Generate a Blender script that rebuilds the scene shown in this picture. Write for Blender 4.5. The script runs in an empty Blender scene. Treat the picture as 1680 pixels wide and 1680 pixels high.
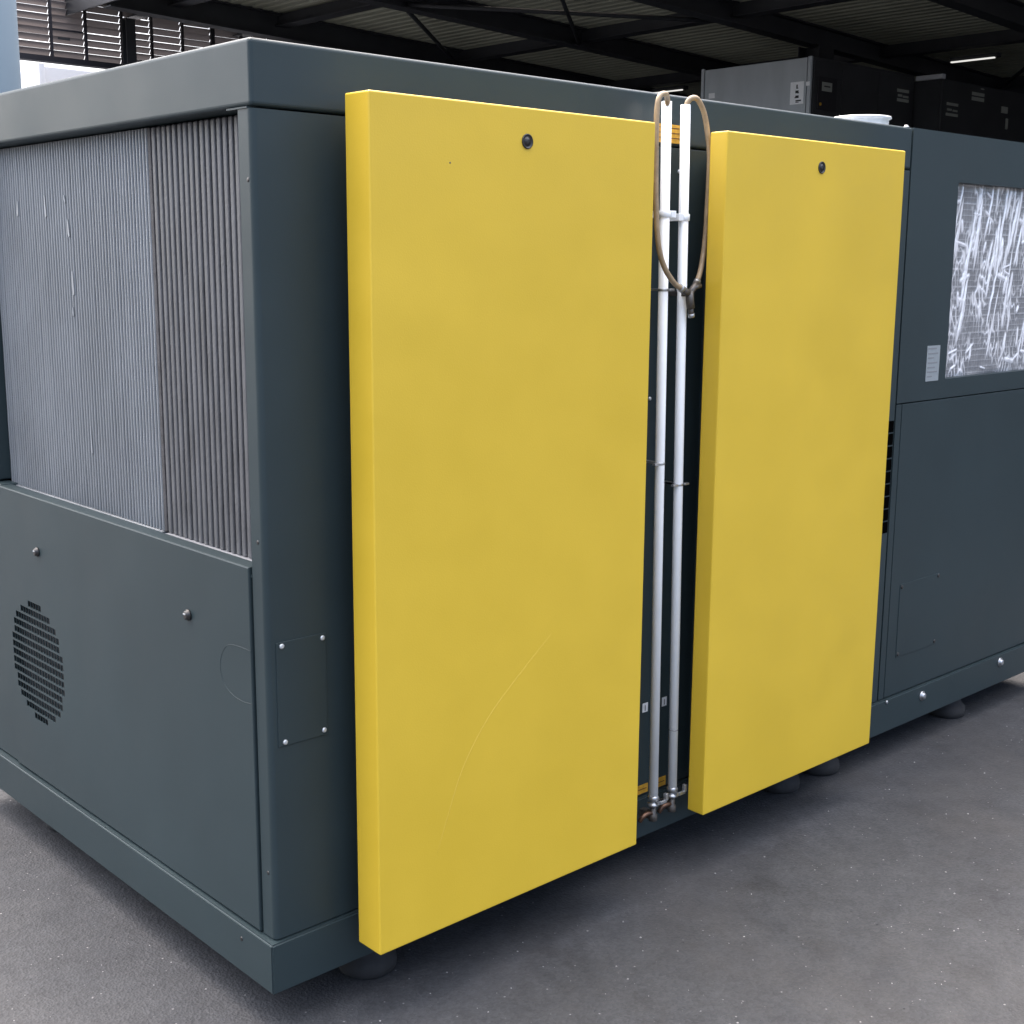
import bpy, bmesh, math, random
from mathutils import Vector, Matrix, noise

random.seed(7)
PI = math.pi
G = 0.078                                   # the rail coordinates below are measured from 78 mm above the asphalt
scene = bpy.context.scene
C = scene.collection

# ------------------------------------------------------------------ camera
cam_d = bpy.data.cameras.new('camera'); cam = bpy.data.objects.new('camera', cam_d); C.objects.link(cam)
cam_d.sensor_width = 36.0; cam_d.lens = 45.8361; cam_d.clip_start = 0.05; cam_d.clip_end = 2000
_r = Vector((0.736388, -0.676526, 0.006752)); _u = Vector((0.122967, 0.143648, 0.981959)); _f = Vector((0.665291, 0.722273, -0.188971))
cam.matrix_world = Matrix(((_r.x, _u.x, -_f.x, -1.3517), (_r.y, _u.y, -_f.y, -2.1940), (_r.z, _u.z, -_f.z, 1.6233), (0, 0, 0, 1)))
scene.camera = cam

# ------------------------------------------------------------------ sky, sun, exposure
SUN_EL = math.radians(66); SUN_AZ = math.radians(16)      # azimuth clockwise from +y
world = bpy.data.worlds.new('World'); scene.world = world; world.use_nodes = True
wn = world.node_tree; wn.nodes.clear()
sky = wn.nodes.new('ShaderNodeTexSky'); sky.sky_type = 'NISHITA'; sky.sun_disc = False
sky.sun_elevation = SUN_EL; sky.sun_rotation = SUN_AZ
sky.air_density = 0.8; sky.dust_density = 8.0; sky.ozone_density = 1.0
bg = wn.nodes.new('ShaderNodeBackground'); bg.inputs['Strength'].default_value = 0.12
wo = wn.nodes.new('ShaderNodeOutputWorld')
wn.links.new(sky.outputs[0], bg.inputs[0]); wn.links.new(bg.outputs[0], wo.inputs[0])
sd = bpy.data.lights.new('sun', 'SUN'); sd.energy = 1.1; sd.angle = math.radians(146); sd.color = (1.0, 0.94, 0.86)
sun = bpy.data.objects.new('sun', sd); C.objects.link(sun); sun.location = (-4, 8, 14)
_d = Vector((math.sin(SUN_AZ) * math.cos(SUN_EL), math.cos(SUN_AZ) * math.cos(SUN_EL), math.sin(SUN_EL)))
sun.rotation_euler = _d.to_track_quat('Z', 'Y').to_euler()
scene.view_settings.view_transform = 'Standard'; scene.view_settings.look = 'None'
scene.view_settings.exposure = 2.62; scene.view_settings.gamma = 1.0; scene.view_settings.use_curve_mapping = False
scene.render.resolution_x = 1024; scene.render.resolution_y = 1024
scene.render.engine = 'CYCLES'

# ------------------------------------------------------------------ materials
M = {}
def mat(name, col, rough=0.5, metal=0.0, var=0.0, vscale=3.0, bump=0.0, bscale=200.0, rvar=0.0, spec=0.5, stretch=None, col2=None, coat=0.0, wave=0.0):
    m = bpy.data.materials.new(name); m.use_nodes = True; nt = m.node_tree; N = nt.nodes; L = nt.links
    b = N['Principled BSDF']
    b.inputs['Base Color'].default_value = (*col, 1); b.inputs['Roughness'].default_value = rough
    b.inputs['Metallic'].default_value = metal; b.inputs['Specular IOR Level'].default_value = spec
    if coat: b.inputs['Coat Weight'].default_value = coat; b.inputs['Coat Roughness'].default_value = 0.2
    tc = N.new('ShaderNodeTexCoord'); mp = N.new('ShaderNodeMapping'); L.new(tc.outputs['Object'], mp.inputs[0])
    if stretch: mp.inputs['Scale'].default_value = stretch
    if var or rvar:
        n = N.new('ShaderNodeTexNoise'); n.inputs['Scale'].default_value = vscale; n.inputs['Detail'].default_value = 6; n.inputs['Roughness'].default_value = 0.6
        L.new(mp.outputs[0], n.inputs['Vector'])
        if var:
            r = N.new('ShaderNodeValToRGB'); r.color_ramp.elements[0].position = 0.3; r.color_ramp.elements[1].position = 0.72
            c2 = col2 or tuple(min(1, c * (1 + var)) for c in col)
            r.color_ramp.elements[0].color = (*[c * (1 - var) for c in col], 1); r.color_ramp.elements[1].color = (*c2, 1)
            L.new(n.outputs['Fac'], r.inputs[0]); L.new(r.outputs[0], b.inputs['Base Color'])
        if rvar:
            mr = N.new('ShaderNodeMapRange'); mr.inputs[1].default_value = 0.3; mr.inputs[2].default_value = 0.7
            mr.inputs[3].default_value = max(0.02, rough - rvar); mr.inputs[4].default_value = min(1, rough + rvar)
            L.new(n.outputs['Fac'], mr.inputs[0]); L.new(mr.outputs[0], b.inputs['Roughness'])
    if bump:
        n2 = N.new('ShaderNodeTexNoise'); n2.inputs['Scale'].default_value = bscale; n2.inputs['Detail'].default_value = 3
        L.new(mp.outputs[0], n2.inputs['Vector'])
        bp = N.new('ShaderNodeBump'); bp.inputs['Strength'].default_value = bump; bp.inputs['Distance'].default_value = 0.002
        L.new(n2.outputs['Fac'], bp.inputs['Height']); L.new(bp.outputs[0], b.inputs['Normal'])
        if wave:                                     # slight waviness of the sheet metal
            n3 = N.new('ShaderNodeTexNoise'); n3.inputs['Scale'].default_value = 3.2; n3.inputs['Detail'].default_value = 1; L.new(tc.outputs['Object'], n3.inputs['Vector'])
            b3 = N.new('ShaderNodeBump'); b3.inputs['Strength'].default_value = wave; b3.inputs['Distance'].default_value = 0.02
            L.new(n3.outputs['Fac'], b3.inputs['Height']); L.new(b3.outputs[0], bp.inputs['Normal'])
    M[name] = m
    return m

mat('slate_paint', (0.0250, 0.0385, 0.0425), 0.42, var=0.10, vscale=1.6, bump=0.10, bscale=420, rvar=0.08, spec=0.26, wave=0.22)
mat('yellow_paint', (0.615, 0.418, 0.030), 0.46, var=0.045, vscale=3.5, bump=0.16, bscale=300, rvar=0.09, wave=0.25)
mat('scratch_paint', (0.64, 0.47, 0.09), 0.5)
mat('dark_rubber', (0.018, 0.018, 0.019), 0.8, var=0.3, vscale=20)
mat('slot_black', (0.002, 0.002, 0.002), 1.0, spec=0.0)
mat('inner_dark', (0.012, 0.013, 0.014), 0.8)
mat('fin_grey', (0.098, 0.100, 0.105), 0.5, metal=0.3, var=0.25, vscale=22, rvar=0.1, bump=0.6, bscale=260, stretch=(1, 1, 0.35))
mat('fin_pale', (0.215, 0.23, 0.242), 0.45, metal=0.3, var=0.12, vscale=3, rvar=0.08, bump=0.6, bscale=330)
mat('fin_back', (0.15, 0.16, 0.172), 0.6, metal=0.3, var=0.25, vscale=90, bump=1.0, bscale=420)
mat('fin_back_dark', (0.055, 0.054, 0.057), 0.65, metal=0.3, var=0.4, vscale=30, bump=0.8, bscale=300)
mat('bent_fin_metal', (0.27, 0.29, 0.31), 0.45, metal=0.3)
mat('bright_alu', (0.42, 0.43, 0.45), 0.35, metal=0.4)
mat('white_pipe_paint', (0.82, 0.85, 0.86), 0.38, var=0.04, vscale=12, bump=0.1, bscale=150, col2=(0.85, 0.87, 0.88))
mat('hose_rubber', (0.31, 0.23, 0.14), 0.45, var=0.25, vscale=40, bump=0.2, bscale=300)
mat('brass_dark', (0.11, 0.10, 0.09), 0.45, metal=0.6, var=0.4, vscale=60, bump=0.4, bscale=120)
mat('copper', (0.13, 0.075, 0.05), 0.4, metal=0.8, var=0.4, vscale=50)
mat('steel_bright', (0.42, 0.43, 0.44), 0.35, metal=0.8, var=0.15, vscale=60)
mat('screw_zinc', (0.55, 0.58, 0.60), 0.4, metal=0.5)
mat('black_plastic', (0.02, 0.019, 0.018), 0.35)
mat('amber_sticker', (0.50, 0.27, 0.025), 0.5, var=0.25, vscale=60)
mat('white_sticker', (0.62, 0.64, 0.66), 0.5, var=0.08, vscale=80)
mat('print_ink', (0.03, 0.03, 0.032), 0.6)
mat('grey_print', (0.20, 0.21, 0.22), 0.6)
mat('galvanised', (0.85, 0.86, 0.87), 0.35, metal=0.25, var=0.12, vscale=30)
mat('steel_dark', (0.022, 0.023, 0.026), 0.6, var=0.3, vscale=2)
mat('roof_olive', (0.31, 0.31, 0.235), 0.7, var=0.2, vscale=0.9)
mat('wall_dark', (0.03, 0.03, 0.032), 0.8, var=0.2, vscale=0.8)
mat('cabinet_lit_grey', (0.38, 0.41, 0.425), 0.45, var=0.12, vscale=2.5, stretch=(1, 1, 0.3))  # daylight on the cabinet's open side is put into this paler colour
mat('cabinet_dark', (0.032, 0.033, 0.036), 0.5, var=0.2, vscale=2)  # shade on the pale sided cabinet's front is put into this colour
mat('label_grey', (0.34, 0.35, 0.31), 0.6)
mat('paper_white', (0.85, 0.86, 0.86), 0.6)
mat('tank_blue', (0.20, 0.265, 0.32), 0.45, var=0.06, vscale=2)
mat('truck_white', (0.86, 0.86, 0.86), 0.4, var=0.02, vscale=1)
mat('truck_trim', (0.55, 0.56, 0.57), 0.4)
mat('frame_black', (0.016, 0.014, 0.018), 0.6)
mat('stone_light', (0.24, 0.235, 0.23), 0.7, var=0.6, vscale=9)
mat('stone_dark', (0.05, 0.05, 0.052), 0.8)

def louvre_mat():
    m = bpy.data.materials.new('louvre_sheet'); m.use_nodes = True; N = m.node_tree.nodes; L = m.node_tree.links
    b = N['Principled BSDF']; b.inputs['Base Color'].default_value = (0.23, 0.205, 0.205, 1); b.inputs['Roughness'].default_value = 0.6
    t = N.new('ShaderNodeBsdfTranslucent'); t.inputs[0].default_value = (0.062, 0.056, 0.056, 1)
    mx = N.new('ShaderNodeMixShader'); mx.inputs[0].default_value = 0.5
    L.new(b.outputs[0], mx.inputs[1]); L.new(t.outputs[0], mx.inputs[2]); L.new(mx.outputs[0], N['Material Output'].inputs[0])
    M['louvre_sheet'] = m
louvre_mat()

def lamp_mat():
    m = bpy.data.materials.new('lamp_tube'); m.use_nodes = True; b = m.node_tree.nodes['Principled BSDF']
    b.inputs['Base Color'].default_value = (0.8, 0.8, 0.78, 1)
    b.inputs['Emission Color'].default_value = (1, 0.98, 0.92, 1); b.inputs['Emission Strength'].default_value = 0.14
    M['lamp_tube'] = m
lamp_mat()

def asphalt_mat():
    m = bpy.data.materials.new('asphalt'); m.use_nodes = True; N = m.node_tree.nodes; L = m.node_tree.links
    b = N['Principled BSDF']; b.inputs['Specular IOR Level'].default_value = 0.35
    tc = N.new('ShaderNodeTexCoord')
    def nz(scale, det, rough=0.6):
        n = N.new('ShaderNodeTexNoise'); n.inputs['Scale'].default_value = scale; n.inputs['Detail'].default_value = det; n.inputs['Roughness'].default_value = rough
        L.new(tc.outputs['Object'], n.inputs['Vector']); return n
    def ramp(src, p0, c0, p1, c1):
        r = N.new('ShaderNodeValToRGB'); e = r.color_ramp.elements
        e[0].position = p0; e[0].color = (*c0, 1); e[1].position = p1; e[1].color = (*c1, 1); L.new(src, r.inputs[0]); return r
    big = ramp(nz(0.9, 5).outputs['Fac'], 0.30, (0.0335, 0.036, 0.0405), 0.72, (0.0475, 0.0505, 0.0555))
    mid = ramp(nz(9, 6, 0.7).outputs['Fac'], 0.28, (0.66, 0.66, 0.67), 0.75, (1.28, 1.27, 1.25))
    mx = N.new('ShaderNodeMix'); mx.data_type = 'RGBA'; mx.blend_type = 'MULTIPLY'; mx.inputs[0].default_value = 0.7
    L.new(big.outputs[0], mx.inputs[6]); L.new(mid.outputs[0], mx.inputs[7])
    vo = N.new('ShaderNodeTexVoronoi'); vo.inputs['Scale'].default_value = 150; L.new(tc.outputs['Object'], vo.inputs['Vector'])
    bw = N.new('ShaderNodeRGBToBW'); L.new(vo.outputs['Color'], bw.inputs[0])
    agg = ramp(bw.outputs[0], 0.15, (0.55, 0.55, 0.56), 0.85, (1.40, 1.38, 1.36))
    mx2 = N.new('ShaderNodeMix'); mx2.data_type = 'RGBA'; mx2.blend_type = 'MULTIPLY'; mx2.inputs[0].default_value = 0.45
    L.new(mx.outputs[2], mx2.inputs[6]); L.new(agg.outputs[0], mx2.inputs[7]); 
    # scattered pale aggregate faces
    v2 = N.new('ShaderNodeTexVoronoi'); v2.inputs['Scale'].default_value = 34; L.new(tc.outputs['Object'], v2.inputs['Vector'])
    sp = ramp(v2.outputs['Distance'], 0.05, (1, 1, 1), 0.10, (0, 0, 0))
    b2 = N.new('ShaderNodeRGBToBW'); L.new(v2.outputs['Color'], b2.inputs[0])
    gt = N.new('ShaderNodeMath'); gt.operation = 'GREATER_THAN'; gt.inputs[1].default_value = 0.62; L.new(b2.outputs[0], gt.inputs[0])
    mu = N.new('ShaderNodeMath'); mu.operation = 'MULTIPLY'; L.new(sp.outputs[0], mu.inputs[0]); L.new(gt.outputs[0], mu.inputs[1])
    mx3 = N.new('ShaderNodeMix'); mx3.data_type = 'RGBA'; L.new(mu.outputs[0], mx3.inputs[0]); L.new(mx2.outputs[2], mx3.inputs[6]); mx3.inputs[7].default_value = (0.19, 0.19, 0.195, 1)
    # old oil and tyre stains, with brownish dust round them
    st = ramp(nz(2.1, 7, 0.68).outputs['Fac'], 0.56, (1, 1, 1), 0.70, (0.66, 0.64, 0.62))
    mx4 = N.new('ShaderNodeMix'); mx4.data_type = 'RGBA'; mx4.blend_type = 'MULTIPLY'; mx4.inputs[0].default_value = 0.8
    L.new(mx3.outputs[2], mx4.inputs[6]); L.new(st.outputs[0], mx4.inputs[7])
    du = ramp(nz(1.3, 6, 0.65).outputs['Fac'], 0.50, (0, 0, 0), 0.72, (1, 1, 1))
    mx5 = N.new('ShaderNodeMix'); mx5.data_type = 'RGBA'; mx5.blend_type = 'MIX'
    dm = N.new('ShaderNodeMath'); dm.operation = 'MULTIPLY'; dm.inputs[1].default_value = 0.35; L.new(du.outputs[0], dm.inputs[0]); L.new(dm.outputs[0], mx5.inputs[0])
    L.new(mx4.outputs[2], mx5.inputs[6]); mx5.inputs[7].default_value = (0.060, 0.056, 0.052, 1)
    L.new(mx5.outputs[2], b.inputs['Base Color'])
    rr = ramp(nz(5, 4).outputs['Fac'], 0.3, (0.62, 0.62, 0.62), 0.7, (0.85, 0.85, 0.85)); L.new(rr.outputs[0], b.inputs['Roughness'])
    ad = N.new('ShaderNodeMath'); ad.operation = 'MULTIPLY_ADD'; L.new(vo.outputs['Distance'], ad.inputs[0]); ad.inputs[1].default_value = 0.9
    L.new(nz(60, 5, 0.7).outputs['Fac'], ad.inputs[2])
    bp = N.new('ShaderNodeBump'); bp.inputs['Strength'].default_value = 0.38; bp.inputs['Distance'].default_value = 0.004
    L.new(ad.outputs[0], bp.inputs['Height']); L.new(bp.outputs[0], b.inputs['Normal'])
    M['asphalt'] = m
asphalt_mat()

def foil_mat():
    m = bpy.data.materials.new('crumpled_film'); m.use_nodes = True; N = m.node_tree.nodes; L = m.node_tree.links
    b = N['Principled BSDF']; b.inputs['Metallic'].default_value = 0.2; b.inputs['Roughness'].default_value = 0.22
    at = N.new('ShaderNodeAttribute'); at.attribute_name = 'crease_glint'; rp = N.new('ShaderNodeValToRGB'); e = rp.color_ramp.elements
    e[0].position = 0.08; e[0].color = (0.24, 0.245, 0.255, 1); e[1].position = 0.40; e[1].color = (0.88, 0.88, 0.90, 1); L.new(at.outputs['Fac'], rp.inputs[0]); L.new(rp.outputs[0], b.inputs['Base Color'])  # creases whitened in the colour, standing in for glints of reflected sky
    tc = N.new('ShaderNodeTexCoord'); mp = N.new('ShaderNodeMapping'); mp.inputs['Scale'].default_value = (1, 1, 0.35); L.new(tc.outputs['Object'], mp.inputs[0])
    n = N.new('ShaderNodeTexNoise'); n.inputs['Scale'].default_value = 55; n.inputs['Detail'].default_value = 5; L.new(mp.outputs[0], n.inputs['Vector'])
    bp = N.new('ShaderNodeBump'); bp.inputs['Strength'].default_value = 0.9; bp.inputs['Distance'].default_value = 0.004
    L.new(n.outputs['Fac'], bp.inputs['Height']); L.new(bp.outputs[0], b.inputs['Normal'])
    M['crumpled_film'] = m
foil_mat()

# ------------------------------------------------------------------ mesh helpers
class MB:
    """collects shapes; build() links them as one mesh object"""
    def __init__(self, off=0.0):
        self.bm = bmesh.new(); self.off = off
    def v(self, p): return self.bm.verts.new((p[0], p[1], p[2] + self.off))
    def quad(self, a, b, c, d):
        self.bm.faces.new([self.v(a), self.v(b), self.v(c), self.v(d)]); return self
    def box(self, x0, x1, y0, y1, z0, z1, bev=0.0, seg=2):
        vs = [self.v((x, y, z)) for x in (x0, x1) for y in (y0, y1) for z in (z0, z1)]
        fs = [self.bm.faces.new([vs[i] for i in f]) for f in ((0, 1, 3, 2), (4, 6, 7, 5), (0, 4, 5, 1), (2, 3, 7, 6), (0, 2, 6, 4), (1, 5, 7, 3))]
        if bev:
            es = list({e for f in fs for e in f.edges})
            bmesh.ops.bevel(self.bm, geom=es, offset=bev, segments=seg, profile=0.5, affect='EDGES')
        return self
    def prism(self, pts, z0, z1, axis=2):
        """extrude a closed 2-D outline; axis 2: pts=(x,y) along z, axis 1: pts=(x,z) along y, axis 0: pts=(y,z) along x"""
        def P(q, t): return (q[0], q[1], t) if axis == 2 else ((q[0], t, q[1]) if axis == 1 else (t, q[0], q[1]))
        A = [self.v(P(q, z0)) for q in pts]; B = [self.v(P(q, z1)) for q in pts]; n = len(pts)
        for i in range(n): self.bm.faces.new([A[i], A[(i + 1) % n], B[(i + 1) % n], B[i]])
        self.bm.faces.new(A[::-1]); self.bm.faces.new(B); return self
    def tube(self, pts, r, seg=12, radii=None):
        pts = [Vector(p) for p in pts]; rings = []; prev = None
        for i, p in enumerate(pts):
            t = (pts[min(i + 1, len(pts) - 1)] - pts[max(i - 1, 0)]).normalized()
            if prev is None:
                a = Vector((0, 0, 1)) if abs(t.z) < 0.9 else Vector((1, 0, 0)); n = t.cross(a).normalized()
            else:
                n = (prev - t * prev.dot(t)).normalized()
            prev = n; b = t.cross(n); rr = radii[i] if radii else r
            rings.append([self.v(p + n * (rr * math.cos(2 * PI * k / seg)) + b * (rr * math.sin(2 * PI * k / seg))) for k in range(seg)])
        for A, B in zip(rings, rings[1:]):
            for k in range(seg): 
                f = self.bm.faces.new([A[k], A[(k + 1) % seg], B[(k + 1) % seg], B[k]]); f.smooth = True
        self.bm.faces.new(rings[0][::-1]); self.bm.faces.new(rings[-1]); return self
    def lathe(self, c, prof, seg=32, axis=2):
        """prof = [(r, h), ...] turned about an axis through c"""
        rings = []
        for r, h in prof:
            ring = []
            for k in range(seg):
                a = 2 * PI * k / seg; e, f = r * math.cos(a), r * math.sin(a)
                q = (c[0] + e, c[1] + f, c[2] + h) if axis == 2 else ((c[0] + e, c[1] + h, c[2] + f) if axis == 1 else (c[0] + h, c[1] + e, c[2] + f))
                ring.append(self.v(q))
            rings.append(ring)
        for A, B in zip(rings, rings[1:]):
            for k in range(seg):
                f = self.bm.faces.new([A[k], A[(k + 1) % seg], B[(k + 1) % seg], B[k]]); f.smooth = True
        self.bm.faces.new(rings[0][::-1]); self.bm.faces.new(rings[-1]); return self
    def build(self, name, m, parent=None, smooth_angle=None):
        bmesh.ops.recalc_face_normals(self.bm, faces=self.bm.faces)
        me = bpy.data.meshes.new(name); self.bm.to_mesh(me); self.bm.free(); me.materials.append(M[m])
        o = bpy.data.objects.new(name, me); C.objects.link(o)
        if parent: o.parent = parent; o.matrix_parent_inverse = Matrix.Translation(-(parent_world(parent)))
        return o
def parent_world(o):
    return Vector(o.location) if o.data is None else Vector((0, 0, 0))     # every mesh keeps world coordinates
def empty(name, loc):
    o = bpy.data.objects.new(name, None); C.objects.link(o); o.location = loc; o.empty_display_size = 0.2; return o
def tag(o, label, cat, group=None):
    o['label'] = label; o['category'] = cat
    if group: o['group'] = group
    return o
def kind(o, k, label=None):
    o['kind'] = k
    if label: o['label'] = label
    return o
def spline(pts, n=8):
    """Catmull-Rom through the points"""
    P = [Vector(p) for p in pts]; P = [P[0] * 2 - P[1]] + P + [P[-1] * 2 - P[-2]]; out = []
    for i in range(1, len(P) - 2):
        for k in range(n):
            t = k / n; a, b, c, d = P[i - 1], P[i], P[i + 1], P[i + 2]
            out.append(0.5 * ((2 * b) + (c - a) * t + (2 * a - 5 * b + 4 * c - d) * t * t + (3 * b - a - 3 * c + d) * t ** 3))
    out.append(P[-2]); return out

# ------------------------------------------------------------------ the ground
g = MB(); g.quad((-120, -120, 0), (160, -120, 0), (160, 160, 0), (-120, 160, 0))
kind(g.build('asphalt_ground', 'asphalt'), 'structure', 'worn dark grey asphalt yard under the machines')

# ------------------------------------------------------------------ the compressor cabinet
L_ = 3.55; W = 1.62; H = 1.95; Z1 = 1.8274; ZB1 = 0.1305; ZB0 = 0.0163
comp = tag(empty('compressor', (0, 0, 0)), 'long slate grey compressor cabinet with two yellow doors', 'compressor')
def part(mb, name, m, parent=comp): return mb.build(name, m, parent)
def mb(): return MB(G)

part(mb().box(0.10, L_ - 0.05, 0.07, W - 0.05, 0.05, H - 0.02), 'inner_casing', 'inner_dark')
# base frame
fr = mb(); fr.prism([(-0.016, -0.010), (L_, -0.010), (L_, 0.05), (0.05, 0.05), (0.05, W + 0.006), (-0.016, W + 0.006)], ZB0, ZB1)
bmesh.ops.bevel(fr.bm, geom=list(fr.bm.edges), offset=0.004, segments=3, affect='EDGES')
part(fr, 'base_rail', 'slate_paint')
part(mb().box(0.0505, L_, W - 0.05, W + 0.006, ZB0, ZB1, 0.003), 'base_rail', 'slate_paint')
# folded corner panel, left part of the front
def corner_profile():
    r = 0.013; o = [(1.068, 0.0), (r, 0.0)]
    o += [(r - r * math.sin(a), r - r * math.cos(a)) for a in [k * PI / 2 / 7 for k in range(1, 8)]]
    o += [(0.0, 0.047), (0.014, 0.047), (0.016, 0.016), (1.068, 0.016)]
    return o
cp = mb(); cp.prism(corner_profile(), ZB1 + 0.0035, Z1 - 0.004)
for f in cp.bm.faces: f.smooth = False
part(cp, 'corner_panel', 'slate_paint')
part(mb().box(-0.002, 0.012, 0.012, 0.085, Z1 - 0.0038, Z1 - 0.0008), 'post_flange', 'slate_paint')
part(mb().box(1.0715, 2.305, 0.0, 0.016, ZB1 + 0.0035, Z1 - 0.004, 0.001), 'front_panel', 'slate_paint')
# left part: rear post beside the cooler
part(mb().box(0.0, 0.09, 1.395, W, 0.939, Z1 - 0.004, 0.004), 'rear_post', 'slate_paint')
part(mb().box(0.0, 0.05, 1.3435, W, ZB1 + 0.0035, 0.935, 0.003), 'rear_post', 'slate_paint')
part(mb().box(0.0505, L_, W - 0.03, W, ZB1 + 0.0035, Z1 - 0.004, 0.003), 'rear_panel', 'slate_paint')
# lid
part(mb().box(0.0, 2.3085, 0.0, W, Z1, H, 0.008, 4), 'lid', 'slate_paint')

# right hand section: upper panel with its film window, lower panel, narrow frame strip
WX0, WX1, WZ0, WZ1 = 2.600, 3.300, 1.175, 1.802
up = mb(); X0, X1, ZA, ZC = 2.3125, L_, 1.1125, H
o4 = [(X0, ZA), (X1, ZA), (X1, ZC), (X0, ZC)]; i4 = [(WX0, WZ0), (WX1, WZ0), (WX1, WZ1), (WX0, WZ1)]
for k in range(4):
    a, b = o4[k], o4[(k + 1) % 4]; c, d = i4[(k + 1) % 4], i4[k]
    up.quad((a[0], 0, a[1]), (b[0], 0, b[1]), (c[0], 0, c[1]), (d[0], 0, d[1]))
    up.quad((d[0], 0, d[1]), (c[0], 0, c[1]), (c[0], 0.045, c[1]), (d[0], 0.045, d[1]))
    dep = W if k in (1, 2) else (0.06 if k == 0 else W)
    up.quad((b[0], 0, b[1]), (a[0], 0, a[1]), (a[0], dep, a[1]), (b[0], dep, b[1]))
bmesh.ops.remove_doubles(up.bm, verts=up.bm.verts, dist=1e-5)
upo = part(up, 'upper_panel', 'slate_paint')
part(mb().box(2.3475, L_, 0.0, 0.016, ZB1 + 0.0035, 1.1085, 0.0015), 'lower_panel', 'slate_paint')
part(mb().box(2.3125, 2.3435, 0.0, 0.016, ZB1 + 0.0035, 1.1085, 0.001), 'frame_strip', 'slate_paint')
# crumpled film over the intake filter
fm = mb(); nx, nz = 260, 240; grid = []
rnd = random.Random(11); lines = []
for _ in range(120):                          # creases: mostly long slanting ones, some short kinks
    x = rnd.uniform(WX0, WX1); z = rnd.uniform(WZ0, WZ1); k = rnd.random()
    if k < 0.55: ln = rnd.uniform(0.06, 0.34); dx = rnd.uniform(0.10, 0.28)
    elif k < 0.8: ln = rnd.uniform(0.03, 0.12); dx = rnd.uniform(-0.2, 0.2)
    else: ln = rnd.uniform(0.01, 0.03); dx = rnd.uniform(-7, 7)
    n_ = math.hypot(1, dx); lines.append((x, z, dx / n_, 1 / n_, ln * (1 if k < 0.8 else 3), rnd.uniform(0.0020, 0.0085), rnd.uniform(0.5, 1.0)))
crease_glint = {}
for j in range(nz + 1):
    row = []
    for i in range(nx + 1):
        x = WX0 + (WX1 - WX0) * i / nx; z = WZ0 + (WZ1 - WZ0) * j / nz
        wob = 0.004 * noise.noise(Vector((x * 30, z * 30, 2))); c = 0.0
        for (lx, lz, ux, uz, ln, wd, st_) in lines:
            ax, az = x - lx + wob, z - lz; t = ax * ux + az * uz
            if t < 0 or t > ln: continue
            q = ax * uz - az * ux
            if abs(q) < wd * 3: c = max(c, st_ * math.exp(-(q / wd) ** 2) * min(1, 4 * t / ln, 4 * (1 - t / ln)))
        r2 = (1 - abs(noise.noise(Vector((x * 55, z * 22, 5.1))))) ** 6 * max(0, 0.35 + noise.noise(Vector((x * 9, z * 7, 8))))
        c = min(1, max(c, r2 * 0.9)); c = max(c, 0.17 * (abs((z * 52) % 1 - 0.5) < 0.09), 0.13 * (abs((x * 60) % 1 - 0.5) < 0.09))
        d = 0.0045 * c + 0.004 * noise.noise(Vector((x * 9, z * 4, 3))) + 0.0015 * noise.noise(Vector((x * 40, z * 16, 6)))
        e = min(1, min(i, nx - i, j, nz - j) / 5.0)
        vtx = fm.v((x, 0.030 - d * e, z)); crease_glint[len(crease_glint)] = c; row.append(vtx)
    grid.append(row)
for j in range(nz):
    for i in range(nx):
        f = fm.bm.faces.new([grid[j][i], grid[j][i + 1], grid[j + 1][i + 1], grid[j + 1][i]]); f.smooth = True
film = part(fm, 'window_film', 'crumpled_film', upo); _at = film.data.attributes.new('crease_glint', 'FLOAT', 'POINT'); _at.data.foreach_set('value', [crease_glint[i] for i in range(len(crease_glint))]); film['label'] = 'crinkled silvery film covering the intake window'
# type plate
tp = part(mb().box(2.474, 2.553, -0.0015, 0.0005, 1.173, 1.287), 'type_plate', 'white_sticker', upo); 
mat('plate_grey', (0.26, 0.29, 0.30), 0.5, var=0.06, vscale=60); tp.data.materials[0] = M['plate_grey']
for k, (zz, w) in enumerate([(1.278, 0.050), (1.262, 0.060), (1.248, 0.035), (1.232, 0.058), (1.217, 0.045), (1.203, 0.06), (1.188, 0.03)]):
    part(mb().box(2.481, 2.481 + w, -0.0021, -0.0013, zz - 0.0022, zz + 0.0022), 'printed_line', 'grey_print', tp)
# small inspection plate low on the right
ip = part(mb().box(2.402, 2.655, -0.0018, 0.001, 0.262, 0.512, 0.0006, 1), 'inspection_plate', 'slate_paint')
for x, z in ((2.412, 0.502), (2.643, 0.504), (2.413, 0.272), (2.645, 0.272)):
    part(mb().lathe((x, -0.0015, z), [(0.0065, 0.0), (0.0065, -0.002), (0.004, -0.003)], 12, 1), 'screw', 'black_plastic', ip)
for x, z in ((2.5729, 0.0944), (3.119, 0.1008)):
    b = part(mb().lathe((x, -0.010, z), [(0.017, 0.0), (0.017, -0.003), (0.0105, -0.004), (0.0105, -0.011), (0.006, -0.0125)], 12, 1), 'frame_bolt', 'steel_bright')
part(mb().lathe((2.347, -0.0095, 0.1235), [(0.006, 0.0), (0.006, -0.004), (0.003, -0.006)], 10, 1), 'frame_bolt', 'steel_bright')
# air slots beside the second door
for k in range(9):
    z = 0.70 + k * 0.0405
    part(mb().box(2.262, 2.3015, -0.0012, 0.0005, z, z + 0.036), 'air_slot', 'slot_black')

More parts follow.
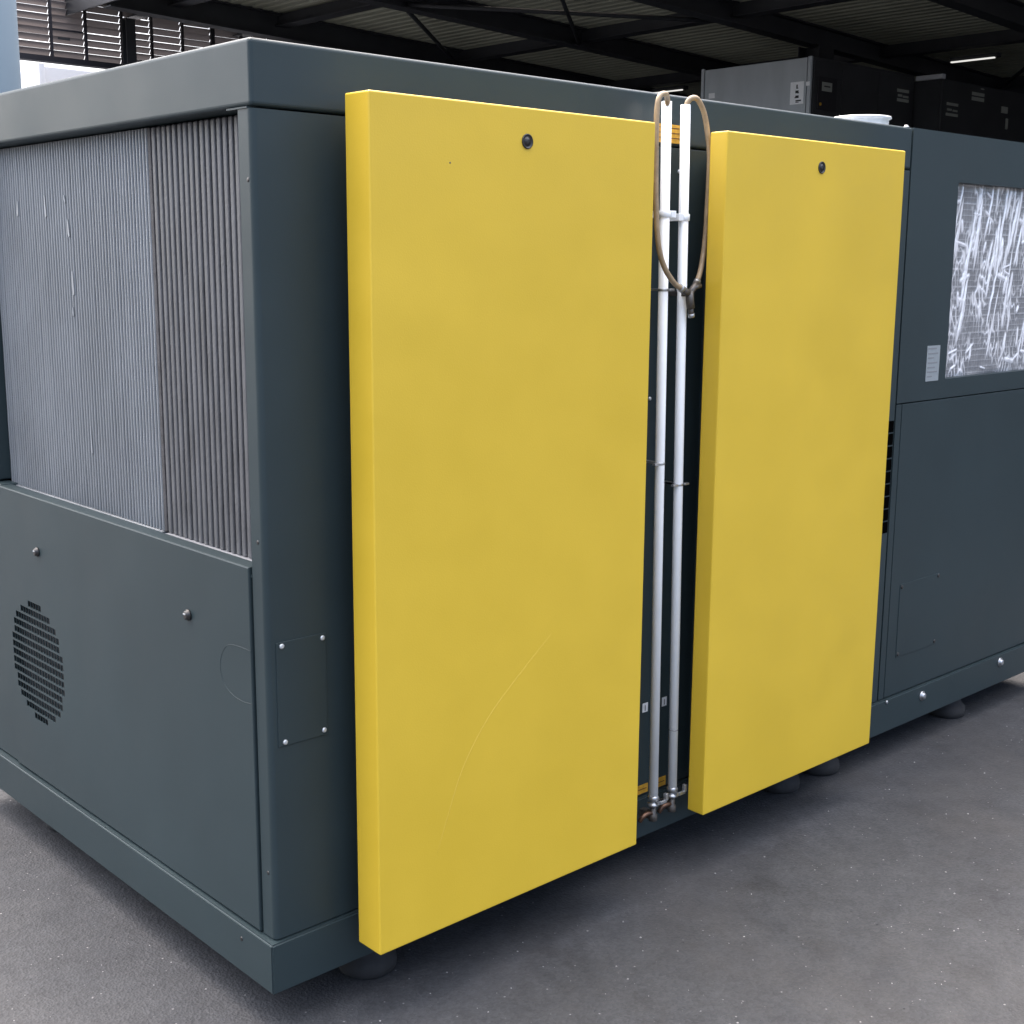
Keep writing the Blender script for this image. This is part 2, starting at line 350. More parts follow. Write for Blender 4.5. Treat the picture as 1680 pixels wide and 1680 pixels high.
# cover plate low on the corner panel
cv = part(mb().box(0.020, 0.1415, -0.0022, 0.001, 0.559, 0.7815, 0.0007, 1), 'cover_plate', 'slate_paint')
for x, z in ((0.033, 0.7732), (0.1326, 0.7718), (0.0354, 0.5674), (0.1322, 0.570)):
    part(mb().lathe((x, -0.0022, z), [(0.0058, 0.0), (0.0055, -0.002), (0.003, -0.0032)], 12, 1), 'screw', 'screw_zinc', cv)
for y, z in ((0.0175, 1.6931), (0.0225, 0.9898), (0.0217, 0.280)):
    part(mb().lathe((0.0, y, z), [(0.0042, 0.002), (0.0042, -0.0006), (0.002, -0.0008)], 10, 0), 'rivet_hole', 'black_plastic')
part(mb().lathe((-0.016, 0.1122, 0.0981), [(0.005, 0.002), (0.005, -0.0006), (0.002, -0.0008)], 10, 0), 'rivet_hole', 'black_plastic')

# cooler in the end wall
co = part(mb().box(0.082, 0.094, 0.050, 1.394, 0.915, Z1 - 0.002), 'cooler_core', 'fin_back_dark')
co['label'] = 'aluminium cooler with vertical fins'
part(mb().box(0.0535, 0.0815, 0.508, 1.394, 0.930, Z1 - 0.003), 'core_backing', 'fin_back', co)
for k in range(19):
    y = 0.070 + 0.0229 * k; jx = random.uniform(-0.0005, 0.0005)
    part(mb().box(0.050 + jx, 0.0815, y - 0.0080, y + 0.0080, 0.929, Z1 - 0.003, 0.0034, 2), 'fin', 'fin_grey', co)
fn = mb(); y = 0.514; k = 0
while y < 1.39:
    w = random.uniform(0.0037, 0.0040); jx = random.uniform(-0.0003, 0.0003); segs = 26
    # every fin wanders a little, as pressed sheet does
    pts = []; ph = random.uniform(0, 9)
    for s in range(segs + 1):
        z = 0.931 + (Z1 - 0.004 - 0.931) * s / segs
        pts.append((0.049 + jx + 0.0008 * noise.noise(Vector((y * 30, z * 14, 1))), y + 0.0001 * noise.noise(Vector((y * 20, z * 22, 4))), z))
    A = [[fn.v((p[0] + 0.0025, p[1] - w, p[2])), fn.v((p[0], p[1] - w * 0.5, p[2])), fn.v((p[0], p[1] + w * 0.5, p[2])), fn.v((p[0] + 0.0025, p[1] + w, p[2])), fn.v((p[0] + 0.012, p[1] + w, p[2])), fn.v((p[0] + 0.012, p[1] - w, p[2]))] for p in pts]
    for P, Q in zip(A, A[1:]):
        for i in range(6): fn.bm.faces.new([P[i], P[(i + 1) % 6], Q[(i + 1) % 6], Q[i]])
    fn.bm.faces.new(A[0]); fn.bm.faces.new(A[-1])
    y += 0.0147; k += 1
kind(part(fn, 'fin_pack', 'fin_pale', co), 'stuff', 'pale bluish pack of fine cooler fins')
part(mb().box(0.050, 0.0815, 0.4935, 0.5075, 0.929, Z1 - 0.003, 0.002), 'divider', 'fin_back_dark', co)
part(mb().box(0.044, 0.0815, 0.508, 1.394, 0.919, 0.930, 0.0015), 'bottom_bar', 'fin_pale', co)
part(mb().box(0.036, 0.0815, 0.049, 0.492, 0.922, 0.928, 0.001), 'bottom_bar', 'bright_alu', co)
part(mb().box(0.0, 0.0815, 0.049, 1.394, 0.912, 0.918), 'bottom_bar', 'slate_paint', co)
for (y0, z0, y1, z1, w) in ((1.151, 1.686, 1.153, 1.648, .006), (0.987, 1.696, 0.984, 1.642, .006), (0.876, 1.692, 0.872, 1.6725, .005), (0.864, 1.636, 0.859, 1.593, .006), (0.853, 1.514, 0.850, 1.457, .005), (0.8603, 1.43, 0.8595, 1.406, .004), (0.799, 1.146, 0.7975, 1.079, .005)):
    y0 += .0275 * (2.194 + y0) / 1.35; y1 += .0275 * (2.194 + y1) / 1.35; z0 += (z0 - 1.545) * .0204; z1 += (z1 - 1.545) * .0204
    part(mb().prism([(y0 - w * .3, z0), (y0 + w * .3, z0), (y1 + w, z1 + .01), (y1 + w * .3, z1), (y1 - w * .5, z1 + .004)], 0.0465, 0.0485, axis=0), 'bent_fin', 'bent_fin_metal', co)

# removable lower end panel with its round grille
px = -0.005; Y0, Y1, Z0_, Z1_ = 0.0535, 1.3385, ZB1 + 0.005, 0.9335
yc, zc, R_ = 1.150, 0.4725, 0.166; py, hy, pz, hz = 0.0172, 0.0160, 0.0226, 0.0170
yb = [Y0 + 0.003]; hcol = {}
for k in range(-9, 10):
    a = yc + k * py; hcol[len(yb)] = a; yb += [a - hy / 2, a + hy / 2]
yb += [Y1 - 0.003]; zb = [Z0_ + 0.003]; hrow = {}
for k in range(-7, 8):
    a = zc + k * pz; hrow[len(zb)] = a; zb += [a - hz / 2, a + hz / 2]
zb += [Z1_ - 0.003]
lp = mb(); V = {}
def gv(i, j):
    if (i, j) not in V: V[i, j] = lp.v((px, yb[i], zb[j]))
    return V[i, j]
for i in range(len(yb) - 1):
    for j in range(len(zb) - 1):
        hole = i in hcol and j in hrow and (hcol[i] - yc) ** 2 + (hrow[j] - zc) ** 2 < R_ ** 2
        c4 = [gv(i, j), gv(i + 1, j), gv(i + 1, j + 1), gv(i, j + 1)]
        if not hole: lp.bm.faces.new(c4)
        else:
            q = [(yb[i], zb[j]), (yb[i + 1], zb[j]), (yb[i + 1], zb[j + 1]), (yb[i], zb[j + 1])]
            back = [lp.v((px + 0.003, *t)) for t in q]
            for t in range(4): lp.bm.faces.new([c4[t], c4[(t + 1) % 4], back[(t + 1) % 4], back[t]])
def ring(x, d): return [(x, Y0 + d, Z0_ + d), (x, Y1 - d, Z0_ + d), (x, Y1 - d, Z1_ - d), (x, Y0 + d, Z1_ - d)]
rA, rM, rB, rC = ring(px, 0.003), ring(px + 0.001, 0.0009), ring(px + 0.0035, 0.0), ring(0.03, 0.0)
for a, b in ((rA, rM), (rM, rB), (rB, rC)):
    for t in range(4): lp.quad(a[t], a[(t + 1) % 4], b[(t + 1) % 4], b[t])
lpo = part(lp, 'end_panel', 'slate_paint')
lpo['label'] = 'lower end panel with a round slotted grille'
part(mb().box(0.02, 0.024, 0.94, 1.335, 0.27, 0.67), 'grille_baffle', 'inner_dark', lpo)
for y, z in ((1.1036, 0.7876), (0.3078, 0.782)):
    s = part(mb().lathe((px, y, z), [(0.0125, 0.0), (0.0125, -0.004), (0.0095, -0.0055), (0.0095, -0.009), (0.006, -0.010)], 16, 0), 'quick_fastener', 'black_plastic', lpo)
    part(mb().box(px - 0.0115, px - 0.0095, y - 0.005, y + 0.005, z + 0.002, z + 0.0045), 'slot_bar', 'screw_zinc', s)
ko = mb(); ko.tube(spline([(px, 0.0545, 0.757), (px, 0.10, 0.757), (px, 0.143, 0.751), (px, 0.170, 0.727), (px, 0.180, 0.695), (px, 0.168, 0.663), (px, 0.135, 0.645), (px, 0.095, 0.640), (px, 0.0545, 0.643)], 6), 0.0006, 6)
part(ko, 'knockout_outline', 'slate_paint', lpo)

# the two yellow doors
DY, ZT, ZD = -0.1335, 1.8597, 0.0886
def door(x0, x1, lx, lz, GY):
    d = part(mb().box(x0, x1, DY, GY, ZD, ZT, 0.0042, 4), 'door', 'yellow_paint')
    part(mb().box(x0 + 0.09, x1 - 0.04, GY - 0.001, 0.0, ZD + 0.06, Z1 - 0.02), 'door_frame', 'slate_paint', d)
    lk = part(mb().lathe((lx, DY, lz), [(0.0155, 0.002), (0.0155, -0.0022), (0.0135, -0.0030), (0.0125, -0.0008), (0.0085, -0.0005), (0.0080, -0.0024), (0.002, -0.0028)], 28, 1), 'door_lock', 'black_plastic', d)
    return d
d1 = door(0.174, 0.9859, 0.5823, 1.7915, -0.054); d2 = door(1.250, 2.0551, 1.6474, 1.7928, -0.078)
sc = mb(); sp = spline([(0.6716, DY, 0.7057), (0.5675, DY, 0.626), (0.4761, DY, 0.5469), (0.405, DY, 0.4515), (0.3612, DY, 0.3504), (0.3315, DY, 0.274)], 6)
sc.tube(sp, 0.0006, 5, [0.0002 + 0.0002 * math.sin(PI * i / (len(sp) - 1)) for i in range(len(sp))]); part(sc, 'scratch', 'scratch_paint', d1)
part(mb().lathe((0.372, DY, 1.737), [(0.0022, 0.001), (0.002, -0.0003), (0.001, -0.0005)], 8, 1), 'paint_chip', 'brass_dark', d1)

PR = 0.0122
# white drain pipes in the gap between the doors
def pipe(xb, zb_, xt, zt_):
    m = mb(); m.tube([(xb, -0.05, zb_), (xb * .5 + xt * .5, -0.05, (zb_ + zt_) / 2), (xt, -0.05, zt_)], PR, 24)
    return part(m, 'drain_pipe', 'white_pipe_paint')
def px_at(xb, zb_, xt, zt_, z): return xb + (xt - xb) * (z - zb_) / (zt_ - zb_)
A_ = (1.142, 0.151, 1.1176, 1.923); B_ = (1.2187, 0.155, 1.1874, 1.921)
pa = pipe(*A_); pb = pipe(*B_)
def clip(pr, args, z, lug=1, h=0.016, m='white_pipe_paint', t=0.0035):
    x = px_at(*args, z); k = mb(); k.lathe((x, -0.05, z - h / 2), [(PR + t * .5, 0), (PR + t, 0.001), (PR + t, h - 0.001), (PR + t * .5, h)], 24)
    k.box(x + lug * 0.013, x + lug * 0.030, -0.062, -0.05, z - h / 2, z + h / 2, 0.001, 1)
    k.box(x - 0.006, x + 0.006, -0.034, 0.001, z - h / 2, z + h / 2)
    part(k, 'pipe_clip', m, pr)
clip(pa, A_, 1.660, -1 * 0 + 1, 0.017); clip(pb, B_, 1.654, -1, 0.017)
clip(pa, A_, 1.478, 1, 0.006, 'steel_bright', 0.001); clip(pa, A_, 1.046, -1, 0.006, 'steel_bright', 0.001); clip(pb, B_, 0.984, -1, 0.006, 'steel_bright', 0.001); clip(pb, B_, 0.984, 1, 0.0055, 'steel_bright', 0.0008)
x = px_at(*B_, 0.318); part(mb().lathe((x, -0.05, 0.3165), [(PR + 0.0001, 0), (PR + 0.0006, 0.0005), (PR + 0.0006, 0.0025), (PR + 0.0001, 0.003)], 24), 'joint_ring', 'grey_print', pb)
# unions, valves and copper elbows at the pipe feet
for pr, (xb, zb_, *_) , s in ((pa, A_, -1), (pb, B_, -1)):
    u = part(mb().lathe((xb, -0.05, zb_ - 0.030), [(0.009, 0.0), (0.0165, 0.002), (0.0172, 0.008), (0.011, 0.010), (0.0105, 0.016), (0.0155, 0.018), (0.0155, 0.026), (0.0128, 0.031)], 6), 'union_nut', 'steel_bright', pr)
    part(mb().lathe((xb, -0.05, zb_ - 0.060), [(0.006, -0.012), (0.0118, -0.010), (0.0118, 0.006), (0.0085, 0.010), (0.0085, 0.031)], 16), 'drain_valve', 'brass_dark', pr)
    e = mb(); e.tube(spline([(xb + 0.002, -0.05, zb_ - 0.050), (xb - 0.018, -0.048, zb_ - 0.047), (xb - 0.034, -0.045, zb_ - 0.052), (xb - 0.041, -0.04, zb_ - 0.066)], 5), 0.0065, 12); part(e, 'elbow', 'copper', pr)
    h = mb(); h.box(xb + 0.006, xb + 0.031, -0.072, -0.066, zb_ - 0.022, zb_ - 0.013, 0.001, 1); h.box(xb + 0.024, xb + 0.034, -0.074, -0.064, zb_ - 0.016, zb_ + 0.004, 0.001, 1); h.box(xb - 0.003, xb + 0.008, -0.069, -0.05, zb_ - 0.022, zb_ - 0.014); part(h, 'valve_lever', 'steel_bright', pr)
    part(mb().box(xb - 0.010, xb + 0.010, -0.05, 0.001, zb_ - 0.066, zb_ - 0.048), 'wall_stub', 'brass_dark', pr)
# rubber hose loop with its tee
hl = [(1.1155, -0.052, 1.905), (1.108, -0.060, 1.926), (1.080, -0.078, 1.9345), (1.0520, -0.085, 1.9261), (1.0435, -0.085, 1.8952), (1.0432, -0.085, 1.8265), (1.048, -0.085, 1.6873), (1.0609, -0.085, 1.5883), (1.0854, -0.085, 1.5338), (1.1208, -0.085, 1.4974), (1.1513, -0.083, 1.4825)]
hr = [(1.186, -0.052, 1.905), (1.188, -0.056, 1.927), (1.2, -0.06, 1.937), (1.2209, -0.06, 1.9342), (1.2457, -0.06, 1.9061), (1.2625, -0.06, 1.8567), (1.2729, -0.06, 1.799), (1.2714, -0.06, 1.6957), (1.2667, -0.06, 1.6062), (1.2536, -0.062, 1.5385), (1.2310, -0.068, 1.4964)]
ho = mb(); ho.tube(spline(hl, 8), 0.0066, 14); h1 = part(ho, 'hose', 'hose_rubber')
ho = mb(); ho.tube(spline(hr, 8), 0.0066, 14); h2 = part(ho, 'hose', 'hose_rubber')
te = mb(); te.tube([(1.150, -0.083, 1.483), (1.170, -0.081, 1.475), (1.188, -0.080, 1.470)], 0.0088, 12); te.tube([(1.232, -0.068, 1.498), (1.215, -0.074, 1.487), (1.190, -0.080, 1.470)], 0.0082, 12)
te.tube([(1.188, -0.08, 1.476), (1.192, -0.079, 1.452), (1.197, -0.078, 1.434)], 0.0105, 12); te.tube([(1.197, -0.078, 1.436), (1.203, -0.076, 1.414)], 0.007, 10); te.tube([(1.205, -0.078, 1.482), (1.232, -0.078, 1.4885)], 0.006, 8)
teo = part(te, 'hose_tee', 'brass_dark')
for a, b, rr in (((1.147, -0.083, 1.4845), (1.157, -0.0825, 1.480), 0.0094), ((1.233, -0.0675, 1.5005), (1.226, -0.069, 1.4925), 0.0090), ((1.2015, -0.0765, 1.420), (1.2040, -0.0757, 1.411), 0.0085)):
    k = mb(); k.tube([a, b], rr, 14); part(k, 'hose_clamp', 'steel_bright', teo)
part(mb().box(1.185, 1.197, -0.07, 0.001, 1.462, 1.474), 'tee_bracket', 'brass_dark', teo)
# stickers on the panel behind the pipes
ws = part(mb().box(1.140, 1.232, -0.001, 0.0005, 1.8345, 1.8785), 'warning_sticker', 'amber_sticker')
for k in range(3):
    part(mb().box(1.146, 1.228, -0.0016, -0.0008, 1.845 + k * 0.012, 1.847 + k * 0.012), 'printed_line', 'copper', ws)
for x0, x1, z0, z1 in ((1.130, 1.175, 0.138, 0.163), (1.205, 1.248, 0.1375, 0.164)):
    s = part(mb().box(x0, x1, -0.001, 0.0005, z0, z1), 'warning_sticker', 'amber_sticker')
    part(mb().box(x0 + 0.006, x1 - 0.006, -0.0016, -0.0008, (z0 + z1) / 2 - 0.001, (z0 + z1) / 2 + 0.001), 'printed_line', 'copper', s)
for x0, x1, z0, z1 in ((1.145, 1.166, 0.3675, 0.3927), (1.2235, 1.2424, 0.3667, 0.3917)):
    s = part(mb().box(x0, x1, -0.001, 0.0005, z0, z1), 'small_tag', 'white_sticker')
    part(mb().box((x0 + x1) / 2 - 0.002, (x0 + x1) / 2 + 0.002, -0.0016, -0.0008, z0 + 0.004, z1 - 0.006), 'printed_line', 'grey_print', s)
part(mb().lathe((1.228, -0.0, 1.768), [(0.005, 0.001), (0.005, -0.003), (0.002, -0.005)], 10, 1), 'screw', 'screw_zinc')
part(mb().lathe((1.140, -0.0, 1.205), [(0.005, 0.001), (0.005, -0.003), (0.002, -0.005)], 10, 1), 'screw', 'screw_zinc')
# collar of the exhaust stub and small bolts on the lid
part(mb().lathe((2.568, 0.35, H - 0.001), [(0.12, 0.0), (0.12, 0.004), (0.088, 0.006), (0.088, 0.064), (0.094, 0.067), (0.097, 0.070), (0.095, 0.075), (0.087, 0.075), (0.084, 0.067), (0.084, 0.02), (0.05, 0.018)], 48), 'exhaust_collar', 'galvanised')
for x, y in ((2.289, 0.012), (2.45, 0.05)):
    part(mb().lathe((x, y, H - 0.001), [(0.009, 0.0), (0.009, 0.003), (0.006, 0.004), (0.006, 0.007), (0.003, 0.008)], 12), 'lid_bolt', 'steel_bright')
# machine feet
for x, y in ((0.300, 0.087), (1.897, 0.087), (2.115, 0.087), (2.925, 0.087), (0.12, 1.30), (1.0, 1.30), (2.0, 1.30), (3.2, 1.30)):
    part(MB().lathe((x, y, 0.0), [(0.058, 0.0), (0.067, 0.006), (0.069, 0.020), (0.066, 0.036), (0.055, 0.046), (0.048, 0.060), (0.050, 0.095)], 28), 'rubber_foot', 'dark_rubber')

# ------------------------------------------------------------------ the open hall behind
RS = 0.0388; RZ = 5.5
HX0, HX1, HY0, HY1 = 7.0, 27.0, -6.5, 16.2  # roof and end wall carried forward unseen, to darken ground and reflections at front
def rz(x): return RZ - RS * x
roof = tag(empty('hall_roof', (15, 8, rz(15))), 'dark olive corrugated hall roof on black steel beams', 'roof')
st = MB(); npit = 0.18; i = 0; x = HX0; prof = []
while x < HX1:
    prof += [(x, 0.0), (x + 0.08, 0.0), (x + 0.10, 0.016), (x + 0.16, 0.016)]; x += npit
prev = None
for (xx, dz) in prof:
    a = st.v((xx, HY0, rz(xx) + dz)); b = st.v((xx, HY1 + 0.3, rz(xx) + dz))
    if prev: st.bm.faces.new([prev[0], a, b, prev[1]])
    prev = (a, b)
part(st, 'roof_sheet', 'roof_olive', roof)
so = MB(); so.quad((HX0, HY0, rz(HX0) + 0.12), (HX1, HY0, rz(HX1) + 0.12), (HX1, HY1 + .3, rz(HX1) + 0.12), (HX0, HY1 + .3, rz(HX0) + 0.12)); part(so, 'roof_deck', 'wall_dark', roof)
def ibeam_x(y, depth=0.26, w=0.2, x0=HX0, x1=HX1):
    m = MB()
    for (ya, yb_, d0, d1) in ((y - w / 2, y + w / 2, 0, 0.018), (y - 0.008, y + 0.008, 0.018, depth - 0.018), (y - w / 2, y + w / 2, depth - 0.018, depth)):
        vs = [m.v((x_, y_, rz(x_) - d)) for x_ in (x0, x1) for y_ in (ya, yb_) for d in (d1, d0)]
        for f in ((0, 1, 3, 2), (4, 6, 7, 5), (0, 4, 5, 1), (2, 3, 7, 6), (0, 2, 6, 4), (1, 5, 7, 3)): m.bm.faces.new([vs[i] for i in f])
    part(m, 'rafter', 'steel_dark', roof)
for y in (-6.0, -2.0, 0.85, 3.65, 6.45, 9.25, 12.05, 14.85): ibeam_x(y, 0.27 if y < 14 else 0.34, 0.22)
for x in (8.0, 9.7, 13.15, 16.75, 20.3, 23.8):
    m = MB(); z = rz(x); m.box(x - 0.05, x + 0.05, HY0, HY1, z - 0.16, z - 0.002); m.box(x - 0.11, x + 0.11, HY0, HY1, z - 0.175, z - 0.16); part(m, 'purlin', 'steel_dark', roof)
part(MB().box(HX0 - 0.04, HX0, HY0, HY1 + 0.3, rz(HX0) - 0.30, rz(HX0) + 0.13), 'fascia_board', 'steel_dark', roof)
# diagonal wind braces
for (a, b) in (((9.8, 9.3), (13.0, 12.0)), ((13.2, 9.3), (9.8, 12.0)), ((9.8, 12.1), (13.0, 14.8)), ((16.8, 6.5), (20.2, 9.2))):
    m = MB(); m.tube([(a[0], a[1], rz(a[0]) - 0.21), (b[0], b[1], rz(b[0]) - 0.21)], 0.03, 8); part(m, 'wind_brace', 'steel_dark', roof)
# steel columns
def column(x, y, label, w=0.36):
    t = tag(empty('steel_column', (x, y, 0)), label, 'column', 'columns of the open hall')
    z1 = rz(x) - 0.26; hw = w / 2
    m = MB(); m.box(x - hw, x + hw, y - hw, y - hw + 0.02, 0.02, z1); m.box(x - hw, x + hw, y + hw - 0.02, y + hw, 0.02, z1); m.box(x - 0.008, x + 0.008, y - hw + 0.02, y + hw - 0.02, 0.02, z1); part(m, 'shaft', 'steel_dark', t)
    part(MB().box(x - 0.28, x + 0.28, y - 0.28, y + 0.28, 0.0, 0.02), 'base_plate', 'steel_dark', t)
column(15.05, 9.27, 'black steel column rising behind the pale sided cabinet')
column(7.75, 15.75, 'black steel post between the two louvre fields', 0.14)
for x, y in ((26.2, 5.6), (26.5, 9.25)): column(x, y, 'black steel column beside the dark end wall', 0.3)
column(23.0, -6.0, 'black steel column under the added front roof edge', 0.3)
column(14.0, -6.0, 'black steel column halfway along the added front roof edge', 0.3)
column(26.5, 14.85, 'black steel column in the far dark hall corner', 0.3)

# louvred wall above the open back
lw = tag(empty('louvre_wall', (8.0, 16.0, 4.3)), 'band of pale louvre slats above the open hall back', 'louvre wall')
LZ0, LZ1 = 4.345, 5.30
bays = [5.2, 5.71, 6.21, 6.70, 7.20, 7.745, 8.205, 8.70, 9.20, 9.69, 10.175, 10.545]
for a, b in zip(bays, bays[1:]):
    z = LZ0 + 0.01
    while z < LZ1 - 0.06:
        m = MB(); jt = random.uniform(-0.006, 0.006)
        y0, y1 = 15.98, 16.045
        vs = [(a + 0.003, y0, z + 0.082 + jt), (b - 0.003, y0, z + 0.082 + jt), (b - 0.003, y1, z + 0.004), (a + 0.003, y1, z + 0.004)]
        m.quad(*vs); part(m, 'louvre_slat', 'louvre_sheet', lw)
        z += 0.0935
for xx in bays:
    w = 0.016 if xx not in (5.2, 10.545, 9.20) else 0.03
    part(MB().box(xx - w, xx + w, 15.93, 15.97, LZ0, LZ1 - 0.02), 'mullion', 'frame_black', lw)
part(MB().box(5.1, 10.6, 15.91, 16.07, LZ0 - 0.075, LZ0), 'bottom_beam', 'frame_black', lw)
part(MB().box(6.73, 7.17, 15.955, 15.968, 4.70, 4.725), 'cross_bar', 'frame_black', lw)
part(MB().box(6.80, 6.97, 15.955, 15.968, 4.585, 4.615), 'cross_bar', 'wall_dark', lw)
# solid walls deeper in
tag(part(MB().box(10.62, HX1, 16.0, 16.2, 0, rz(HX1) + 0.4), 'back_wall', 'wall_dark', None), 'dark solid back wall of the hall beyond the louvres', 'wall')
tag(part(MB().box(HX1 + 0.02, HX1 + 0.2, HY0, 16.2, 0, rz(HX1) - 0.02), 'end_wall', 'wall_dark', None), 'dark end wall closing the hall behind the cabinets', 'wall')  # unseen forward stretch added to darken reflections in the front panels
# strip lamps under the roof
def lamp(x, y0, y1, label):
    z = rz(x) - 0.20; t = tag(empty('strip_lamp', (x, (y0 + y1) / 2, z)), label, 'lamp', 'strip lamps under the hall roof')
    part(MB().box(x - 0.06, x + 0.06, y0 - 0.03, y1 + 0.03, z, z + 0.06), 'housing', 'steel_dark', t)
    part(MB().box(x - 0.085, x - 0.045, y0, y1, z - 0.022, z - 0.002, 0.006), 'tube', 'lamp_tube', t)
lamp(17.5, 7.80, 8.50, 'lit strip lamp under the roof above the dark cabinets')
lamp(17.2, 13.5, 14.2, 'lit strip lamp far back beside the pale sided cabinet')

# ------------------------------------------------------------------ cabinets standing in the hall
ca = tag(empty('machine_cabinet', (14.4, 8.9, 0)), 'tall machine cabinet with a white notice on its daylit pale grey side', 'cabinet')
part(MB().box(13.185, 15.60, 8.0, 9.78, 0, 4.20, 0.004, 1), 'body', 'cabinet_dark', ca)
sp_ = part(MB().box(13.165, 13.185, 8.075, 9.735, 0.02, 4.195, 0.003, 1), 'side_panel', 'cabinet_lit_grey', ca)
part(MB().box(13.150, 13.186, 8.0, 8.055, 0.0, 4.205, 0.004, 1), 'edge_strip', 'cabinet_lit_grey', ca)
part(MB().box(13.155, 13.186, 9.745, 9.795, 0.0, 4.215, 0.004, 1), 'edge_strip', 'cabinet_lit_grey', ca)
nt = part(MB().box(13.158, 13.166, 8.104, 8.312, 3.631, 3.908), 'notice', 'paper_white', ca)
for (y, z, w, h) in ((8.21, 3.853, .022, .040), (8.205, 3.828, .030, .012), (8.207, 3.784, .050, .034), (8.19, 3.77, .03, .012), (8.204, 3.723, .052, .032), (8.222, 3.713, .04, .012), (8.182, 3.674, .085, .018), (8.20, 3.655, .05, .010)):
    part(MB().box(13.1572, 13.1585, y - w / 2, y + w / 2, z - h / 2, z + h / 2, 0.0004, 1), 'printed_mark', 'print_ink', nt)
part(MB().box(13.158, 13.166, 9.553, 9.656, 3.818, 3.886), 'small_label', 'paper_white', ca)
part(MB().box(13.144, 13.151, 8.01, 8.062, 3.845, 3.895), 'small_label', 'paper_white', ca)
for a, b in ((13.20, 13.825), (13.839, 14.694), (14.708, 15.59)):
    part(MB().box(a, b, 7.985, 8.001, 0.06, 4.16, 0.003, 1), 'front_door', 'cabinet_dark', ca)
cp_ = part(MB().box(13.28, 13.70, 7.97, 7.986, 3.56, 3.97, 0.004, 1), 'control_panel', 'frame_black', ca)
part(MB().box(13.36, 13.575, 7.962, 7.971, 3.795, 3.905), 'display', 'label_grey', cp_); part(MB().box(13.40, 13.53, 7.959, 7.963, 3.845, 3.862), 'printed_mark', 'print_ink', cp_)
part(MB().lathe((13.335, 7.97, 3.629), [(0.02, 0), (0.02, -0.012), (0.01, -0.016)], 14, 1), 'button', 'amber_sticker', cp_)
def stripes(par, y, rows):
    for (x0, x1, z0, z1) in rows: part(MB().box(x0, x1, y - 0.004, y + 0.001, z0, z1), 'printed_mark', 'label_grey', par)
stripes(ca, 7.985, ((15.155, 15.455, 3.945, 3.985), (15.18, 15.29, 3.885, 3.915), (15.31, 15.45, 3.878, 3.905), (15.165, 15.46, 3.820, 3.86)))
cb = tag(empty('machine_cabinet', (16.9, 8.2, 0)), 'dark machine cabinet with a light top trim beyond the pale sided one', 'cabinet')
part(MB().box(15.625, 18.6, 7.571, 9.4, 0, 4.12, 0.004, 1), 'body', 'cabinet_dark', cb)
sd_ = part(MB().box(15.6105, 15.625, 7.60, 7.96, 0.0, 4.10), 'side_panel', 'cabinet_dark', cb)
part(MB().box(15.6, 15.68, 7.565, 7.975, 4.122, 4.185, 0.004, 1), 'top_trim', 'truck_trim', cb)
stripes(cb, 7.571, ((15.76, 16.07, 3.785, 3.822), (15.78, 15.90, 3.715, 3.742), (15.93, 16.06, 3.71, 3.735), (15.75, 16.075, 3.645, 3.682), (16.43, 16.78, 3.975, 4.02), (16.43, 16.78, 3.905, 3.955)))
for a, b in ((15.66, 16.16), (16.175, 17.1), (17.115, 18.55)): part(MB().box(a, b, 7.5725, 7.578, 0.05, 4.08), 'front_door', 'cabinet_dark', cb)
part(MB().box(17.30, 17.48, 7.56, 7.572, 3.80, 3.89), 'gauge_panel', 'label_grey', cb); part(MB().box(17.45, 17.50, 7.55, 7.572, 3.58, 3.73, 0.004, 1), 'handle', 'label_grey', cb)
part(MB().box(16.67, 16.75, 7.56, 7.572, 4.07, 4.085), 'handle', 'label_grey', cb)

# ------------------------------------------------------------------ beyond the machine on the open side
tk = tag(empty('storage_tank', (0.355, 3.05, 0)), 'upright pale blue round tank behind the compressor', 'tank')
part(MB().lathe((0.355, 3.05, 0.25), [(0.30, 0.0), (0.42, 0.05), (0.45, 0.14), (0.45, 3.0), (0.42, 3.10), (0.30, 3.17), (0.1, 3.20)], 64), 'shell', 'tank_blue', tk)
for a in (0.4, 2.5, 4.6):
    x, y = 0.355 + 0.34 * math.cos(a), 3.05 + 0.34 * math.sin(a); part(MB().box(x - .04, x + .04, y - .04, y + .04, 0, 0.36), 'leg', 'tank_blue', tk)
tr = tag(empty('box_trailer', (11.5, 19.3, 0)), 'white box trailer parked outside beneath the louvres', 'trailer')
part(MB().box(7.42, 17.5, 18.0, 20.5, 1.1, 4.52, 0.03, 2), 'box_body', 'truck_white', tr)
for y in (18.0, 20.5): part(MB().box(7.37, 7.47, y - 0.04, y + 0.04, 1.05, 4.55, 0.02, 2), 'corner_post', 'truck_white', tr)
part(MB().box(7.405, 7.42, 19.2, 19.23, 1.2, 4.45), 'door_seam', 'truck_trim', tr)
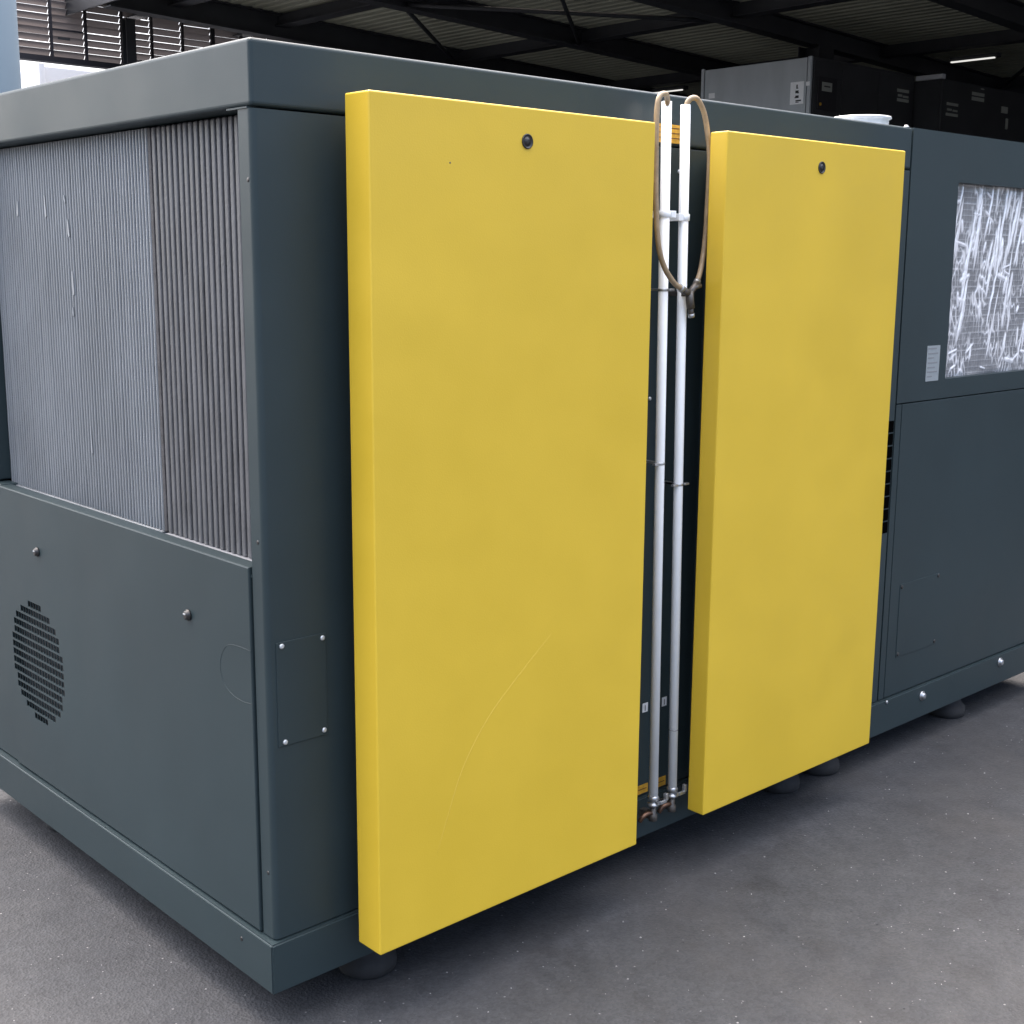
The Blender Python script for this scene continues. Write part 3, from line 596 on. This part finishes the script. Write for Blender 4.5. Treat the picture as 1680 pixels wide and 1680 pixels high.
for y in (18.5, 19.8): part(MB().tube([(7.39, y, 1.3), (7.39, y, 4.4)], 0.018, 8), 'lock_rod', 'truck_trim', tr)
for x in (8.6, 9.9, 15.8):
    for y in (18.15, 20.35):
        w = part(MB().lathe((x, y, 0.5), [(0.3, -0.13), (0.48, -0.13), (0.5, -0.10), (0.5, 0.10), (0.48, 0.13), (0.3, 0.13)], 28, 1), 'wheel', 'dark_rubber', tr)
        part(MB().lathe((x, y, 0.5), [(0.1, -0.14), (0.28, -0.135), (0.28, 0.135), (0.1, 0.14)], 20, 1), 'rim', 'truck_trim', w)
part(MB().box(7.6, 17.3, 18.6, 19.9, 0.75, 1.1), 'chassis', 'frame_black', tr)

# ------------------------------------------------------------------ loose grit on the asphalt
def grit(name, m, cnt, smin, smax, label, seed):
    rnd = random.Random(seed); q = MB()
    for _ in range(cnt):
        x = rnd.uniform(-1.2, 4.8); y = rnd.uniform(-1.9, 1.4)
        if -0.02 < x < 3.6 and y > -0.02: continue
        s = smin + (smax - smin) * rnd.random() ** 3; a = rnd.uniform(0, PI); e = rnd.uniform(0.5, 1)
        ux, uy = math.cos(a) * s, math.sin(a) * s; vx, vy = -math.sin(a) * s * e, math.cos(a) * s * e; h = s * rnd.uniform(0.3, 0.7)
        b = [q.v((x + ux, y + uy, 0.0)), q.v((x + vx, y + vy, 0.0)), q.v((x - ux * .8, y - uy * .8, 0.0)), q.v((x - vx, y - vy, 0.0))]
        t = [q.v((x + ux * .45, y + uy * .45, h)), q.v((x + vx * .6, y + vy * .6, h * .9)), q.v((x - ux * .5, y - uy * .5, h * .8)), q.v((x - vx * .4, y - vy * .4, h))]
        q.bm.faces.new(t)
        for k in range(4): q.bm.faces.new([b[k], b[(k + 1) % 4], t[(k + 1) % 4], t[k]])
    kind(q.build(name, m), 'stuff', label)
grit('pale_grit', 'stone_light', 5200, 0.0007, 0.0038, 'scattered pale grit on the asphalt', 3)
grit('dark_grit', 'stone_dark', 3000, 0.001, 0.0048, 'scattered dark crumbs on the asphalt', 5)
